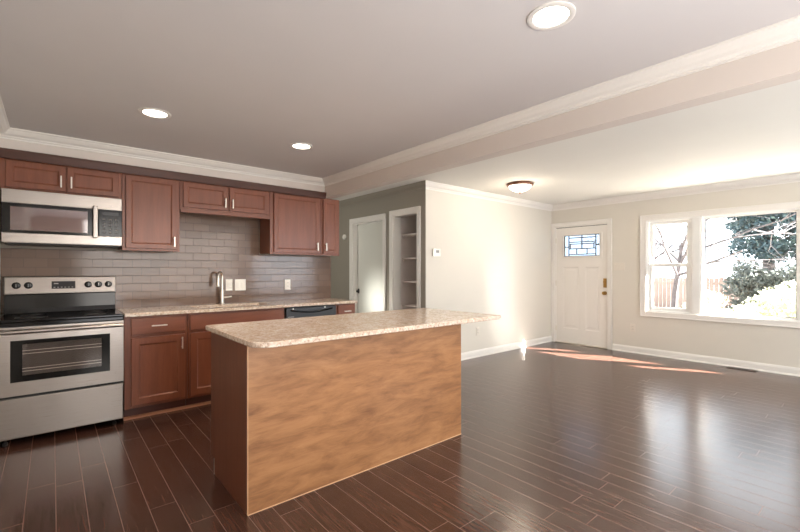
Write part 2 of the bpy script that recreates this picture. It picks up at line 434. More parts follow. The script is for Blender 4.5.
m.box(gx0, gx1, y0+.13-.02, gy0, gz0, gz1); m.box(gx0, gx1, gy1, y1-.11, gz0, gz1)
for a, b in ((y0+.13, 3.31), (3.42, y1-.13)):
    m.rings([[(gx0+.0, a, .26), (gx0, b, .26), (gx0, b, 1.335), (gx0, a, 1.335)], [(gx0+.006, a+.018, .278), (gx0+.006, b-.018, .278), (gx0+.006, b-.018, 1.317), (gx0+.006, a+.018, 1.317)],
             [(gx0+.006, a+.045, .305), (gx0+.006, b-.045, .305), (gx0+.006, b-.045, 1.29), (gx0+.006, a+.045, 1.29)], [(gx0+.003, a+.06, .32), (gx0+.003, b-.06, .32), (gx0+.003, b-.06, 1.275), (gx0+.003, a+.06, 1.275)]])
    m.box(gx1-.01, gx1, a, b, .26, 1.335)
dl = struct(m, 'door_leaf', 'doorw', D)
m = MB(); fr = .022
for a, b, c, d in ((gy0-fr, gy1+fr, gz0-fr, gz0), (gy0-fr, gy1+fr, gz1, gz1+fr), (gy0-fr, gy0, gz0, gz1), (gy1, gy1+fr, gz0, gz1)): m.box(gx0-.010, gx0+.004, a, b, c, d)
struct(m, 'glass_bead', 'doorw', dl, bevel=.003)
struct(MB().box(gx0+.016, gx0+.020, gy0, gy1, gz0, gz1), 'glass_light', 'leadglass', dl)
m = MB()
def came(a0, b0, a1, b1, r=.0085):  # fractions: a from left (far y) to right, b from top
    W, H = gy1-gy0, gz1-gz0
    Y0, Y1 = gy1-a0*W, gy1-a1*W; Z0, Z1 = gz1-b0*H, gz1-b1*H
    if abs(Y0-Y1) < 1e-6: m.box(gx0+.012, gx0+.024, Y0-r, Y0+r, min(Z0,Z1), max(Z0,Z1))
    else: m.box(gx0+.0125, gx0+.0235, min(Y0,Y1), max(Y0,Y1), Z0-r, Z0+r)
came(.13,0,.13,1); came(.86,0,.86,1); came(0,.55,.13,.55); came(.86,.5,1,.5)
for b in (.13, .33, .64, .90): came(.13, b, .86, b)
came(.16,.42,.83,.42)
came(.49,.0,.49,.64); came(.35,.64,.35,.9); came(.63,.64,.63,.9); came(.17,.42,.17,.64); came(.81,.42,.81,.64)
came(0,.015,1,.015); came(0,.985,1,.985); came(.01,0,.01,1); came(.99,0,.99,1)
struct(m, 'lead_came', 'leadcame', dl)
m = MB(); hy, hz = 2.978, 1.07
m.box(gx0-.008, gx0, hy-.026, hy+.026, hz-.075, hz+.075)
m.lathe((gx0-.008, hy, hz+.02), [(.026, 0), (.026, -.010), (.014, -.014), (.014, -.03), (.0, -.032)], 'x', 20)
h = struct(m, 'deadbolt_plate', 'brass', dl, bevel=.003)
m = MB(); m.lathe((gx0, hy, .905), [(.030, 0), (.030, -.006), (.012, -.012), (.011, -.03), (.026, -.040), (.030, -.052), (.024, -.064), (0, -.068)], 'x', 24)
struct(m, 'door_knob', 'brass', dl, smooth=True)
struct(MB().box(gx0-.001, gx0+.0, y0, y1, DZ-.024, DZ-.017).box(gx0-.001, gx0, y0, y0+.004, .05, DZ-.024), 'gap_shade_strip', 'gap_shade', D)  # dark strip laid on in place of the shade in the door gap
for zz in (.25, 1.05, 1.80):
    m = MB(); m.tube([(XW-.004, DY1-.018, zz-.045), (XW-.004, DY1-.018, zz+.045)], .007, 10); m.box(XW+.001, XW+.012, DY1-.03, DY1-.014, zz-.045, zz+.045)
    struct(m, 'hinge', 'chrome', D)

# ------------------------------------------------------------------ front window (window_1): narrow sash, picture pane, narrow sash
W = sroot('window_1', (XW, (WY0+WY1)/2, WZ0), 'white triple front window, picture pane between two double-hung sashes')
struct(casing(MB(), XW, WY0, WY1, WZ0, WZ1, .075, bottom=True), 'window_casing', 'trim', W, bevel=.003)
m = MB(); xo = XW+.15
m.box(XW, xo, WY0, WY0+.014, WZ0, WZ1); m.box(XW, xo, WY1-.014, WY1, WZ0, WZ1); m.box(XW, xo, WY0+.014, WY1-.014, WZ1-.014, WZ1); m.box(XW, xo, WY0+.014, WY1-.014, WZ0, WZ0+.014)
struct(m, 'window_jamb', 'vinyl', W)
my = [(1.665, 1.80), (.56, .70)]
for a, b in my: struct(MB().box(XW+.012, xo, a, b, WZ0+.014, WZ1-.014).box(XW+.002, XW+.012, a+.02, b-.02, WZ0+.014, WZ1-.014), 'mullion', 'vinyl', W, bevel=.003)
def ring(m, x0, x1, ya, yb, za, zb, t):
    m.box(x0, x1, ya, yb, za, za+t); m.box(x0, x1, ya, yb, zb-t, zb); m.box(x0, x1, ya, ya+t, za+t, zb-t); m.box(x0, x1, yb-t, yb, za+t, zb-t); return m
m = ring(MB(), XW+.06, XW+.10, .70, 1.665, WZ0+.014, WZ1-.014, .022)
pf = struct(m, 'picture_frame', 'vinyl', W, bevel=.003)
m = ring(MB(), XW+.07, XW+.085, .7225, 1.6425, WZ0+.0365, WZ1-.0365, .006); struct(m, 'gasket', 'leadcame', pf)
struct(MB().box(XW+.079, XW+.083, .72, 1.645, WZ0+.03, WZ1-.03), 'pane', 'glass', pf)
for ya, yb in ((1.80, WY1-.014), (WY0+.014, .56)):
    s1 = struct(ring(MB(), XW+.04, XW+.07, ya+.02, yb-.02, WZ0+.024, 1.375, .044), 'lower_sash', 'vinyl', W, bevel=.003)
    struct(MB().box(XW+.053, XW+.057, ya+.06, yb-.06, WZ0+.06, 1.335), 'pane', 'glass', s1)
    struct(MB().box(XW+.028, XW+.04, (ya+yb)/2-.03, (ya+yb)/2+.03, 1.36, 1.38), 'sash_lock', 'vinyl', s1)
    s2 = struct(ring(MB(), XW+.08, XW+.11, ya+.02, yb-.02, 1.335, WZ1-.024, .044), 'upper_sash', 'vinyl', W, bevel=.003)
    struct(MB().box(XW+.093, XW+.097, ya+.06, yb-.06, 1.375, WZ1-.065), 'pane', 'glass', s2)
    m = MB(); m.box(XW+.02, xo, ya, ya+.02, WZ0+.014, WZ1-.014); m.box(XW+.02, xo, yb-.02, yb, WZ0+.014, WZ1-.014)
    m.box(XW+.02, xo, ya+.02, yb-.02, WZ1-.024, WZ1-.014); m.box(XW+.02, xo, ya+.02, yb-.02, WZ0+.014, WZ0+.024)
    struct(m, 'sash_track', 'vinyl', W)

# ------------------------------------------------------------------ hall doorway (door_2) and closet opening
D2 = sroot('door_2', (XH, (d1[0]+d1[1])/2, 0), 'flat white hall door, added lamplight glowing on its lower half')
struct(casing(MB(), XH, d1[0], d1[1], 0, d1[2], .07), 'door_casing', 'trim', D2, bevel=.003)
m = MB(); m.box(XH-.001, XH+.12, d1[1]-.014, d1[1], 0, d1[2]); m.box(XH-.001, XH+.12, d1[0], d1[0]+.014, 0, d1[2]); m.box(XH-.001, XH+.12, d1[0]+.014, d1[1]-.014, d1[2]-.014, d1[2])
struct(m, 'door_frame', 'trim', D2)
dd = struct(MB().box(XH+.085, XH+.12, d1[0]+.017, d1[1]-.017, .012, d1[2]-.017), 'door_leaf', 'doorhall', D2, bevel=.002)
m = MB(); m.box(XH+.077, XH+.085, 5.565, 5.60, .90, .975); m.lathe((XH+.077, 5.582, .935), [(.012, 0), (.012, -.012), (.019, -.018), (.019, -.03), (0, -.032)], 'x', 16)
struct(m, 'door_knob', 'blackm', dd)
T = struct(casing(MB(), XH, d2[0], d2[1], 0, d2[2], .07), 'trim_7', 'trim', bevel=.003, label='white casing of the open closet')
m = MB(); m.box(XH-.001, XH+.13, d2[1]-.014, d2[1], 0, d2[2]); m.box(XH-.001, XH+.13, d2[0], d2[0]+.014, 0, d2[2]); m.box(XH-.001, XH+.13, d2[0]+.014, d2[1]-.014, d2[2]-.014, d2[2])
struct(m, 'trim_8', 'trim', label='white jamb of the open closet')
for i, zz in enumerate((.75, 1.10, 1.44, 1.785)):
    r = thing('closet_shelf', (4.2, 4.325, zz),
              ['lowest white shelf in the open closet, just above counter height', 'second white closet shelf from the bottom', 'second white closet shelf from the top', 'topmost white shelf in the open closet'][i], 'shelf', 'white shelves in the hall closet')
    MB().box(3.93, 4.5, 4.032, 4.618, zz, zz+.02).build('board', 'shelf', r, bevel=.002)
    m = MB(); m.box(4.48, 4.4995, 4.035, 4.615, zz-.04, zz); m.box(3.95, 4.48, 4.031, 4.05, zz-.04, zz); m.box(3.95, 4.48, 4.60, 4.619, zz-.04, zz)
    m.build('cleat', 'shelf', r)

# ------------------------------------------------------------------ kitchen : backsplash
struct(MB().box(XL, 2.778, YK-.008, YK, .914, 1.46).box(.93, 1.83, YK-.008, YK, 1.46, 1.88), 'trim_9', 'tile', label='grey brown subway tile backsplash')

YF = 4.40     # face frame of uppers; doors at 4.38
def bar_pull(parent, p, length, vertical=True, out=.028, r=.005):
    x, y, z = p; h = length/2; q = h*.72
    m = MB()
    if vertical:
        m.box(x-r, x+r, y-out-r, y-out+r, z-h, z+h)
        for s in (-q, q): m.box(x-r*.8, x+r*.8, y-out, y, z+s-r*.8, z+s+r*.8)
    else:
        m.box(x-h, x+h, y-out-r, y-out+r, z-r, z+r)
        for s in (-q, q): m.box(x+s-r*.8, x+s+r*.8, y-out, y, z-r*.8, z+r*.8)
    return m.build('handle', 'chrome', parent, bevel=.0015)

def upper(name, x0, x1, z0, z1, doors, label, pulls, lip=True, depth=None):
    r = thing(name, ((x0+x1)/2, YF, z0), label, 'kitchen cabinet')
    m = MB(); m.box(x0, x1, YF+.019, YK-.009, z0+.012, z1)
    m.build('carcass', 'cab', r)
    m = MB(); m.box(x0, x1, YF, YF+.019, z0, z1); m.build('face_frame', 'cab', r, bevel=.002)
    for (a, b, c, d), pl in zip(doors, pulls):
        dr = panel(MB(), a, b, c, d, YF-.020, YF-.0005, .043, .007).build('door', 'cab', r)
        bar_pull(dr, (pl[0], YF-.020, pl[1]), .095)
    return r
ZT = 2.147
dz = ZT-.018
upper('wall_cabinet', XL+.003, .472, 1.90, ZT, [(-.275, .083, 1.922, dz), (.093, .449, 1.922, dz)],
      'low two-door wooden wall cabinet above the microwave', [(.055, 2.0), (.121, 2.0)])
upper('wall_cabinet', .475, .937, 1.455, ZT, [(.50, .912, 1.475, dz)],
      'tall single-door wooden wall cabinet right of the microwave', [(.885, 1.545)])
sr = upper('wall_cabinet', .940, 1.832, 1.868, ZT, [(.965, 1.378, 1.888, dz), (1.398, 1.808, 1.888, dz)],
      'low two-door wooden wall cabinet above the sink', [(1.352, 1.96), (1.424, 1.96)])
MB().box(.941, 1.831, YF-.012, YF+.03, 1.838, 1.869).build('light_rail', 'cabh', sr, bevel=.003)
upper('wall_cabinet', 1.835, 2.466, 1.455, ZT, [(1.875, 2.44, 1.475, dz)],
      'wide tall wooden wall cabinet right of the sink', [(2.405, 1.555)])
upper('wall_cabinet', 2.469, 2.725, 1.455, ZT, [(2.492, 2.70, 1.475, dz)],
      'narrow wooden wall cabinet at the right end of the row', [(2.52, 1.555)])
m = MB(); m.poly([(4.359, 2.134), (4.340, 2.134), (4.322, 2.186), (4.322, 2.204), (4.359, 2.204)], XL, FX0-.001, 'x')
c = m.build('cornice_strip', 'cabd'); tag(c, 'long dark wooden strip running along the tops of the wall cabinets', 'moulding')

# under-cabinet hardware : small light bars
# ------------------------------------------------------------------ base cabinets
YBF = 4.14
def base(x0, x1, label, drawers, doors, dp, pp, right_end=False, toe=True):
    r = thing('base_cabinet', ((x0+x1)/2, YBF, 0), label, 'kitchen cabinet')
    MB().box(x0, x1, YBF+.019, YK-.01, .10, .70).box(x0, x0+.018, YBF+.019, YK-.01, .70, .883).box(x1-.018, x1, YBF+.019, YK-.01, .70, .883).build('carcass', 'cab', r)
    m = MB(); m.box(x0, x1, YBF, YBF+.019, .10, .883); m.build('face_frame', 'cab', r, bevel=.002)
    if toe:
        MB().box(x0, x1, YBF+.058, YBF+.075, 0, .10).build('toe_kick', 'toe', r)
    for (a, b, c, d), pl in zip(drawers, dp):
        dr = MB(); dr.box(a, b, YBF-.020, YBF-.0005, c, d); o = dr.build('drawer', 'cabh', r, bevel=.004)
        if pl: bar_pull(o, (pl, YBF-.020, (c+d)/2), .12 if b-a > .3 else .09, False)
    for (a, b, c, d), pl in zip(doors, pp):
        o = panel(MB(), a, b, c, d, YBF-.020, YBF-.0005, .058, .008).build('door', 'cab', r)
        if pl: bar_pull(o, (pl, YBF-.020, d-.075), .105)
    return r
base(.462, .943, 'base cabinet with one drawer and one door beside the stainless range', [(.508, .923, .725, .868)], [(.508, .923, .125, .70)], [.715], [.895])
base(.946, 1.885, 'wide two-door base cabinet under the sink', [(.965, 1.867, .725, .868)], [(.965, 1.406, .125, .70), (1.426, 1.867, .125, .70)], [None], [1.378, 1.454])
base(2.517, 2.785, 'narrow base cabinet with a drawer at the right end of the counter', [(2.540, 2.765, .725, .868)], [(2.540, 2.765, .125, .70)], [2.655], [2.738])
m = MB(); m.poly([(YBF+.0575, 0), (YBF+.037, 0), (YBF+.038, .012), (YBF+.045, .020), (YBF+.0575, .024)], .462, 1.885, 'x')
m.build('toe_moulding', 'qround'); bpy.data.objects['toe_moulding']['label'] = 'light wood strip along the floor under the base cabinets'; bpy.data.objects['toe_moulding']['category'] = 'moulding'

# worktop with sink hole
SX0, SX1, SY0, SY1 = 1.06, 1.78, 4.21, 4.56
m = MB(); a0, a1, b0, b1, zt, zb = .460, 2.795, 4.10, YK-.0085, .914, .884
m.box(a0, SX0, b0, b1, zb, zt); m.box(SX1, a1, b0, b1, zb, zt); m.box(SX0, SX1, b0, SY0, zb, zt); m.box(SX0, SX1, SY1, b1, zb, zt)
bmesh.ops.remove_doubles(m.bm, verts=m.bm.verts, dist=1e-5)
# remove interior faces
dup = {}
for f in list(m.bm.faces):
    k = tuple(round(q, 4) for q in f.calc_center_median()); dup.setdefault(k, []).append(f)
for k, L in dup.items():
    if len(L) > 1:
        for f in L: m.bm.faces.remove(f)
o = m.build('worktop', 'granite', bevel=.004)
tag(o, 'speckled beige granite worktop along the tiled wall', 'countertop')
r = thing('kitchen_sink', (1.42, 4.385, .72), 'stainless undermount sink set in the wall counter', 'sink')
m = MB(); zz = .883
def lp(i, z): return [(SX0-.01+i, SY0-.01+i, z), (SX1+.01-i, SY0-.01+i, z), (SX1+.01-i, SY1+.01-i, z), (SX0-.01+i, SY1+.01-i, z)]
m.rings([lp(-.004, zz), lp(.01, zz), lp(.012, .72), lp(.03, .71), lp(.032, .7045), lp(.006, .715), lp(-.002, .87)], cap_last=False)
m.box(SX0+.02, SX1-.02, SY0+.02, SY1-.02, .704, .7095)
m.build('basin', 'steel', r)
MB().lathe((1.42, 4.385, .7095), [(.045, 0), (.045, .003), (.03, .001), (0, .001)]).build('drain', 'chrome', r)

# faucet
fx, fy = 1.394, 4.62
r = thing('kitchen_faucet', (fx, fy, .914), 'tall brushed nickel pull-down faucet behind the sink', 'faucet')
MB().lathe((fx, fy, .914), [(.027, 0), (.027, .006), (.021, .012), (.020, .14), (.0165, .15), (.0165, .16)], n=24).build('body', 'chrome', r, smooth=True)
dirx, diry = -.72, -.69
pts = [(fx, fy, 1.06), (fx, fy, 1.20)]
for k in range(1, 10):
    a = PI*k/9; R_ = .040
    dd_ = R_*(1-math.cos(a)); pts.append((fx+dirx*dd_, fy+diry*dd_, 1.20+R_*math.sin(a)*1.35))
MB().tube(pts, .013, 14).build('neck', 'chrome', r, smooth=True)
ex, ey_ = pts[-1][0], pts[-1][1]
MB().lathe((ex, ey_, 1.20), [(.014, .01), (.017, -.01), (.019, -.085), (.017, -.10), (0, -.10)], n=20).build('spray_head', 'chrome', r, smooth=True)
MB().tube([(fx, fy-.0, .985), (fx+.055, fy-.004, .987), (fx+.10, fy-.008, .992)], [.012, .0085, .0075], 12).build('lever', 'chrome', r, smooth=True)

# wall plates
def plate(name, p, wd, ht, axis, sgn, kind, label, cat):
    x, y, z = p
    r = thing(name, (x, y, z-ht/2), label, cat)
    def bx(m, a0, a1, c0, c1, t0, t1):   # along wall a, height c, out t
        if axis == 'y': m.box(x+a0, x+a1, min(y+sgn*t0, y+sgn*t1), max(y+sgn*t0, y+sgn*t1), z+c0, z+c1)
        else: m.box(min(x+sgn*t0, x+sgn*t1), max(x+sgn*t0, x+sgn*t1), y+a0, y+a1, z+c0, z+c1)
        return m
    pm = 'plastic' if z > 1.0 and axis == 'y' else 'ivory'
    bx(MB(), -wd/2, wd/2, -ht/2, ht/2, 0, .006).build('plate', pm, r, bevel=.002)
    n = {'outlet': 1, 'switch': 1, 'double': 2, 'triple': 3}[kind]
    for i in range(n):
        c = (i-(n-1)/2)*.046
        if kind == 'outlet':
            for s in (-.02, .02):
                bx(MB(), c-.016, c+.016, s-.014, s+.014, .006, .0085).build('socket', pm, r, bevel=.002)
                q = bx(MB(), c-.009, c-.006, s-.004, s+.008, .0085, .009); bx(q, c+.006, c+.009, s-.004, s+.006, .0085, .009); q.build('slot', 'blackm', r)
        else: bx(MB(), c-.016, c+.016, -.032, .032, .006, .0095).build('rocker', pm, r, bevel=.002)
    return r
yp = YK-.0081
plate('light_switch', (1.490, yp, 1.116), .072, .125, 'y', -1, 'switch', 'single white switch plate on the tile just right of the faucet', 'switch')
plate('light_switch', (1.612, yp, 1.113), .120, .125, 'y', -1, 'double', 'double-width white switch plate on the backsplash, second from the faucet', 'switch')
plate('wall_outlet', (2.176, yp, 1.104), .074, .125, 'y', -1, 'outlet', 'white outlet on the backsplash under the wide right cabinet', 'outlet')
plate('wall_outlet', (4.806, YS-.0001, .375), .072, .118, 'y', -1, 'outlet', 'white outlet low on the bright side wall under the island overhang', 'outlet')
plate('light_switch', (XW-.0001, 2.75, 1.335), .16, .12, 'x', -1, 'triple', 'wide white switch plate between the entry door and the window', 'switch')
plate('wall_outlet', (XW-.0001, 2.555, .385), .074, .118, 'x', -1, 'outlet', 'white outlet low on the wall below the window corner', 'outlet')
r = thing('thermostat', (3.925, YS, 1.46), 'small white thermostat with a grey side on the side wall', 'thermostat')
MB().box(3.875, 3.995, YS-.03, YS-.0001, 1.46, 1.565).build('housing', 'plastic', r, bevel=.006)
MB().box(3.856, 3.8745, YS-.034, YS-.0001, 1.464, 1.561).build('side_cover', 'chrome', r, bevel=.003)
MB().box(3.905, 3.965, YS-.0315, YS-.03, 1.51, 1.545).build('screen', 'icon', r)
r = thing('wall_sensor', (XH, 5.87, 1.79), 'small white round sensor on the grey hall wall left of the hall door', 'sensor')
MB().lathe((XH, 5.87, 1.834), [(.042, 0), (.042, -.02), (.034, -.028), (0, -.028)], 'x', 24).build('cover', 'plastic', r, smooth=True)
# floor register
r = thing('floor_register', (6.79, 1.22, 0), 'dark slotted floor vent by the baseboard below the window', 'vent')
MB().box(6.735, 6.845, 1.07, 1.37, .0002, .005).build('frame', 'register', r, bevel=.0015)
m = MB()
for i in range(12): m.box(6.75, 6.83, 1.085+i*.0235, 1.093+i*.0235, .005, .0075)
m.build('louvre', 'blackm', r)

# ------------------------------------------------------------------ dishwasher
r = thing('dishwasher', (2.2, YBF, 0), 'black dishwasher between the sink cabinet and the narrow drawer cabinet', 'dishwasher')
MB().box(1.893, 2.510, YBF+.01, YK-.02, .02, .875).build('body', 'blackm', r)
dr = MB().box(1.895, 2.508, YBF-.018, YBF+.009, .11, .745).build('door', 'dw', r, bevel=.004)
MB().box(1.895, 2.508, YBF-.022, YBF+.009, .752, .872).build('control_panel', 'dw', r, bevel=.006)
m = MB(); pts = [(1.95+ (2.45-1.95)*k/12, YBF-.03-.012*math.sin(PI*k/12), .845-.028*math.sin(PI*k/12)) for k in range(13)]
m.tube(pts, .009, 10); m.box(1.944, 1.956, YBF-.032, YBF-.022, .838, .852); m.box(2.444, 2.456, YBF-.032, YBF-.022, .838, .852)
m.build('handle', 'black', r, smooth=True)
m = MB(); m.box(1.915, 1.985, YBF-.0226, YBF-.022, .772, .780); m.build('print', 'icon', r)
for q in (1.975, 2.36): MB().lathe((q, YBF-.022, .862), [(.008, 0), (.008, -.004), (0, -.004)], 'y', 12).build('button', 'chrome', r)
MB().box(1.893, 2.510, YBF+.05, YBF+.06, 0, .10).build('kick_plate', 'blackm', r)

# ------------------------------------------------------------------ range
RX0, RX1 = -.302, .452
r = thing('electric_range', (.075, 4.08, 0), 'stainless steel electric range with black glass cooktop', 'oven')
MB().box(RX0, RX1, 4.105, YK-.03, .055, .895).build('body', 'blackm', r)
for a in (RX0+.04, RX1-.06):
    for b in (4.14, 4.6): MB().lathe((a, b, 0), [(.016, 0), (.016, .02), (.008, .022), (.008, .056)], n=12).build('foot', 'blackm', r)
m = MB(); m.box(RX0+.003, RX1-.003, 4.078, 4.104, .052, .345)
o = m.build('storage_drawer', 'steel', r, bevel=.006)
# oven door with recessed glass
ox0, ox1, oz0, oz1 = -.232, .358, .462, .765
m = MB(); y0_, y1_ = 4.070, 4.104
m.box(RX0+.003, RX1-.003, y0_, y1_, .365, oz0); m.box(RX0+.003, RX1-.003, y0_, y1_, oz1, .862); m.box(RX0+.003, ox0, y0_, y1_, oz0, oz1); m.box(ox1, RX1-.003, y0_, y1_, oz0, oz1)
od = m.build('oven_door', 'steel', r)
b = .055
m = MB(); m.box(ox0, ox1, y0_+.002, y0_+.012, oz0, oz0+.045); m.box(ox0, ox1, y0_+.002, y0_+.012, oz1-.03, oz1); m.box(ox0, ox0+.065, y0_+.002, y0_+.012, oz0+.045, oz1-.03); m.box(ox1-.055, ox1, y0_+.002, y0_+.012, oz0+.045, oz1-.03)
m.build('glass_border', 'black', od)
MB().box(ox0+.0, ox1, y0_+.030, y0_+.034, oz0, oz1).build('oven_cavity', plain('oven_cavity_grey', srgb(92, 84, 80), .5), od)
m = MB()
for zz in (.532, .553, .66, .683): m.box(ox0+.06, ox1-.05, y0_+.022, y0_+.026, zz, zz+.004)
m.build('oven_rack', 'chrome', od)
MB().box(ox0+.06, ox1-.05, y0_+.005, y0_+.009, oz0+.04, oz1-.025).build('oven_window', 'oglass', od)
m = MB(); m.tube([(RX0+.01, 4.028, .832), (RX1-.01, 4.028, .832)], .0165, 18)
for q in (RX0+.05, RX1-.05): m.box(q-.014, q+.014, 4.03, 4.071, .822, .842)
m.build('door_handle', 'steel', od, smooth=True)
MB().box(RX0+.003, RX1-.003, 4.085, 4.104, .868, .893).build('front_trim', 'black', r, bevel=.003)
ct = MB().box(RX0, RX1, 4.062, 4.615, .896, .918).build('cooktop', 'black', r, bevel=.007, seg=3)
for q in ((-.12, 4.20, .095), (.27, 4.20, .075), (-.12, 4.46, .075), (.27, 4.46, .095)):
    mb = MB(); mb.lathe((q[0], q[1], .9185), [(q[2]-.003, 0), (q[2], 0), (q[2], .0004), (q[2]-.003, .0004)], n=40); mb.build('burner_ring', 'ringgrey', ct)
m = MB(); m.poly([(4.60, .9185), (4.635, .9185), (4.665, .9185), (4.665, 1.075), (4.615, 1.075), (4.608, .96)], RX0+.004, RX1-.006, 'x')
m.build('backguard_base', 'black', r, bevel=.003)
m = MB(); m.poly([(4.598, 1.077), (4.665, 1.077), (4.665, 1.222), (4.622, 1.222)], RX0+.002, RX1-.004, 'x')
bgd = m.build('control_panel', 'steel', r, bevel=.006)
def on_panel(z): return 4.598 + (z-1.077)/(1.222-1.077)*.024
for kx in (-.226, -.152, .245, .318, .392):
    kz = 1.150; ky = on_panel(kz)-.001
    m = MB(); m.lathe((kx, ky, kz), [(.028, 0), (.028, -.004), (.022, -.006), (.019, -.024), (0, -.026)], 'y', 24); k = m.build('knob', 'black', bgd, smooth=True)
    MB().box(kx-.003, kx+.003, ky-.029, ky-.025, kz-.012, kz+.014).build('pointer', 'icon', k)
ky = on_panel(1.150)
m = MB(); m.poly([(on_panel(1.118)-.003, 1.118), (on_panel(1.118)+.001, 1.118), (on_panel(1.182)+.001, 1.182), (on_panel(1.182)-.003, 1.182)], -.005, .155, 'x'); ds = m.build('display', 'display', bgd)
for i in range(6): MB().box(.008+i*.024, .020+i*.024, ky-.0085, ky-.0045, 1.128, 1.133).build('key', 'icon', ds)
MB().box(.01, .04, ky-.0035, ky+.001, 1.158, 1.166).build('readout', 'icon', ds)

# ------------------------------------------------------------------ over-the-range microwave
r = thing('microwave_oven', (.08, 4.32, 1.47), 'stainless over-the-range microwave mounted above the range', 'microwave')
MX0, MX1, MY = -.295, .463, 4.30
MB().box(MX0+.002, MX1-.002, MY+.03, YK-.0085, 1.487, 1.895).build('body', 'blackm', r)
m = MB(); m.box(MX0, MX1, MY-.004, MY+.029, 1.79, 1.896); m.build('top_vent_band', 'steel', r, bevel=.004)
m = MB(); m.box(MX0, MX1, MY-.004, MY+.029, 1.487, 1.565); m.build('lower_band', 'steel', r, bevel=.004)
md = MB(); md.box(MX0+.001, .285, MY, MY+.029, 1.566, 1.585); md.box(MX0+.001, .285, MY, MY+.029, 1.765, 1.789); md.box(MX0+.001, -.245, MY, MY+.029, 1.585, 1.765); md.box(.225, .285, MY, MY+.029, 1.585, 1.765)
md = md.build('door', 'black', r)
MB().box(-.245, .225, MY+.003, MY+.007, 1.585, 1.765).build('window', 'mwglass', md)
MB().box(-.245, .225, MY+.012, MY+.016, 1.585, 1.765).build('mesh_screen', plain('microwave_mesh_screen', srgb(132, 92, 88), .35, .4), md)
m = MB(); m.box(.256, .292, MY-.048, MY-.030, 1.545, 1.815); m.box(.274, .290, MY-.034, MY+.001, 1.57, 1.586); m.box(.274, .290, MY-.034, MY+.001, 1.77, 1.786)
m.build('handle', 'steel', md, bevel=.008, seg=4)
cp = MB().box(.303, .462, MY, MY+.029, 1.566, 1.789).build('keypad', 'black', r)
for i in range(3):
    for k_ in range(5): MB().box(.325+i*.044, .345+i*.044, MY-.0006, MY+.001, 1.59+k_*.028, 1.602+k_*.028).build('key', 'keygrey', cp)
MB().box(.325, .44, MY-.0006, MY, 1.745, 1.772).build('display', 'display', cp)
MB().box(MX0+.02, MX1-.02, MY+.02, YK-.05, 1.478, 1.487).build('bottom_grille', 'blackm', r)

# ------------------------------------------------------------------ kitchen island
IX0, IX1, IY0, IY1 = .775, 2.434, 2.146, 2.79
r = thing('kitchen_island', ((IX0+IX1)/2, (IY0+IY1)/2, 0), 'freestanding kitchen island with a blotchy maple front and dark end panel', 'kitchen island')
MB().box(IX0+.02, IX1-.02, IY0+.013, IY1-.02, .10, .883).box(IX0+.02, IX1-.02, IY0+.013, IY1-.075, 0, .10).build('carcass', 'cab', r)
MB().box(IX0+.003, IX1, IY0, IY0+.012, .004, .883).build('front_panel', 'maple', r, bevel=.001)
for a, nm in ((IX0, 'end_panel'), (IX1-.019, 'end_panel')):
    MB().poly([(IY0+.0125, 0), (IY1-.072, 0), (IY1-.072, .10), (IY1, .10), (IY1, .883), (IY0+.0125, .883)], a, a+.019, 'x').build(nm, 'side', r, bevel=.001)
MB().box(IX0, IX0+.003, IY0-.001, IY0+.0122, .004, .883).build('edge_band', 'caulk', r)
MB().box(IX0, IX1, IY0-.003, IY0+.012, 0, .004).build('bottom_caulk', 'caulk', r)
MB().box(IX0-.001, IX0+.019, IY1-.072, IY1-.068, 0, .10).build('toe_edge', 'trim', r)
for a, b in ((IX0+.02, 1.325), (1.33, 1.88), (1.885, IX1-.02)):
    o = MB(); panel(o, a+.012, b-.012, .125, .70, IY1+.019, IY1+.0, .058, .008, 'y', 1); o.build('door', 'cab', r)
    MB().box(a+.012, b-.012, IY1, IY1+.019, .725, .868).build('drawer', 'cabh', r, bevel=.004)
MB().box(IX0+.019, IX1-.019, IY1-.019, IY1-.0005, .10, .883).build('face_frame', 'cab', r)
# island top: rounded corners, overhang to the right
def rrect(x0, x1, y0, y1, rr, n=8):
    P_ = []
    for (cx, cy, a0), q in zip(((x1-rr[0], y0+rr[0], -PI/2), (x1-rr[1], y1-rr[1], 0), (x0+rr[2], y1-rr[2], PI/2), (x0+rr[3], y0+rr[3], PI)), rr):
        for k in range(n+1):
            a = a0+PI/2*k/n; P_.append((cx+q*math.cos(a), cy+q*math.sin(a)))
    return P_
m = MB().poly(rrect(.765, 2.768, 2.005, 2.905, (.02, .02, .03, .10)), .884, .914)
o = m.build('island_top', 'granite', bevel=.006, seg=3); tag(o, 'speckled beige granite slab with rounded corner on top of the kitchen island', 'countertop')

# ------------------------------------------------------------------ ceiling lights
def can(x, y, label):
    r = thing('recessed_light', (x, y, ZK-.01), label, 'ceiling light', 'recessed kitchen ceiling lights')
    MB().lathe((x, y, ZK), [(.098, -.0002), (.098, -.005), (.085, -.009), (.074, -.006), (.072, -.0002)], n=40).build('trim_ring', 'trim', r, smooth=True)
    MB().lathe((x, y, ZK), [(.072, -.003), (.05, -.004), (0, -.0045)], n=40).build('lens', 'lamp', r, smooth=True)
    lamp('can_light', 'SPOT', (x, y, ZK-.03), 34, (1, .80, .60), (x, y, 0), spot_size=math.radians(150), spot_blend=.7, shadow_soft_size=.07)
can(1.62, .925, 'largest recessed ceiling light, in the foreground right of the picture centre')
can(.54, 3.25, 'recessed ceiling light on the left, over the base cabinet beside the range')
can(1.655, 3.29, 'recessed ceiling light farther right, nearest the wall cabinets over the sink')
fx, fy = 4.77, 3.17
r = thing('flush_ceiling_light', (fx, fy, ZL-.13), 'frosted glass bowl light with bronze rim on the living room ceiling', 'ceiling light')
MB().lathe((fx, fy, ZL), [(.165, 0), (.176, -.012), (.174, -.026), (.160, -.038), (.145, -.030), (.14, -.005)], n=48).build('rim', 'bronze', r, smooth=True)
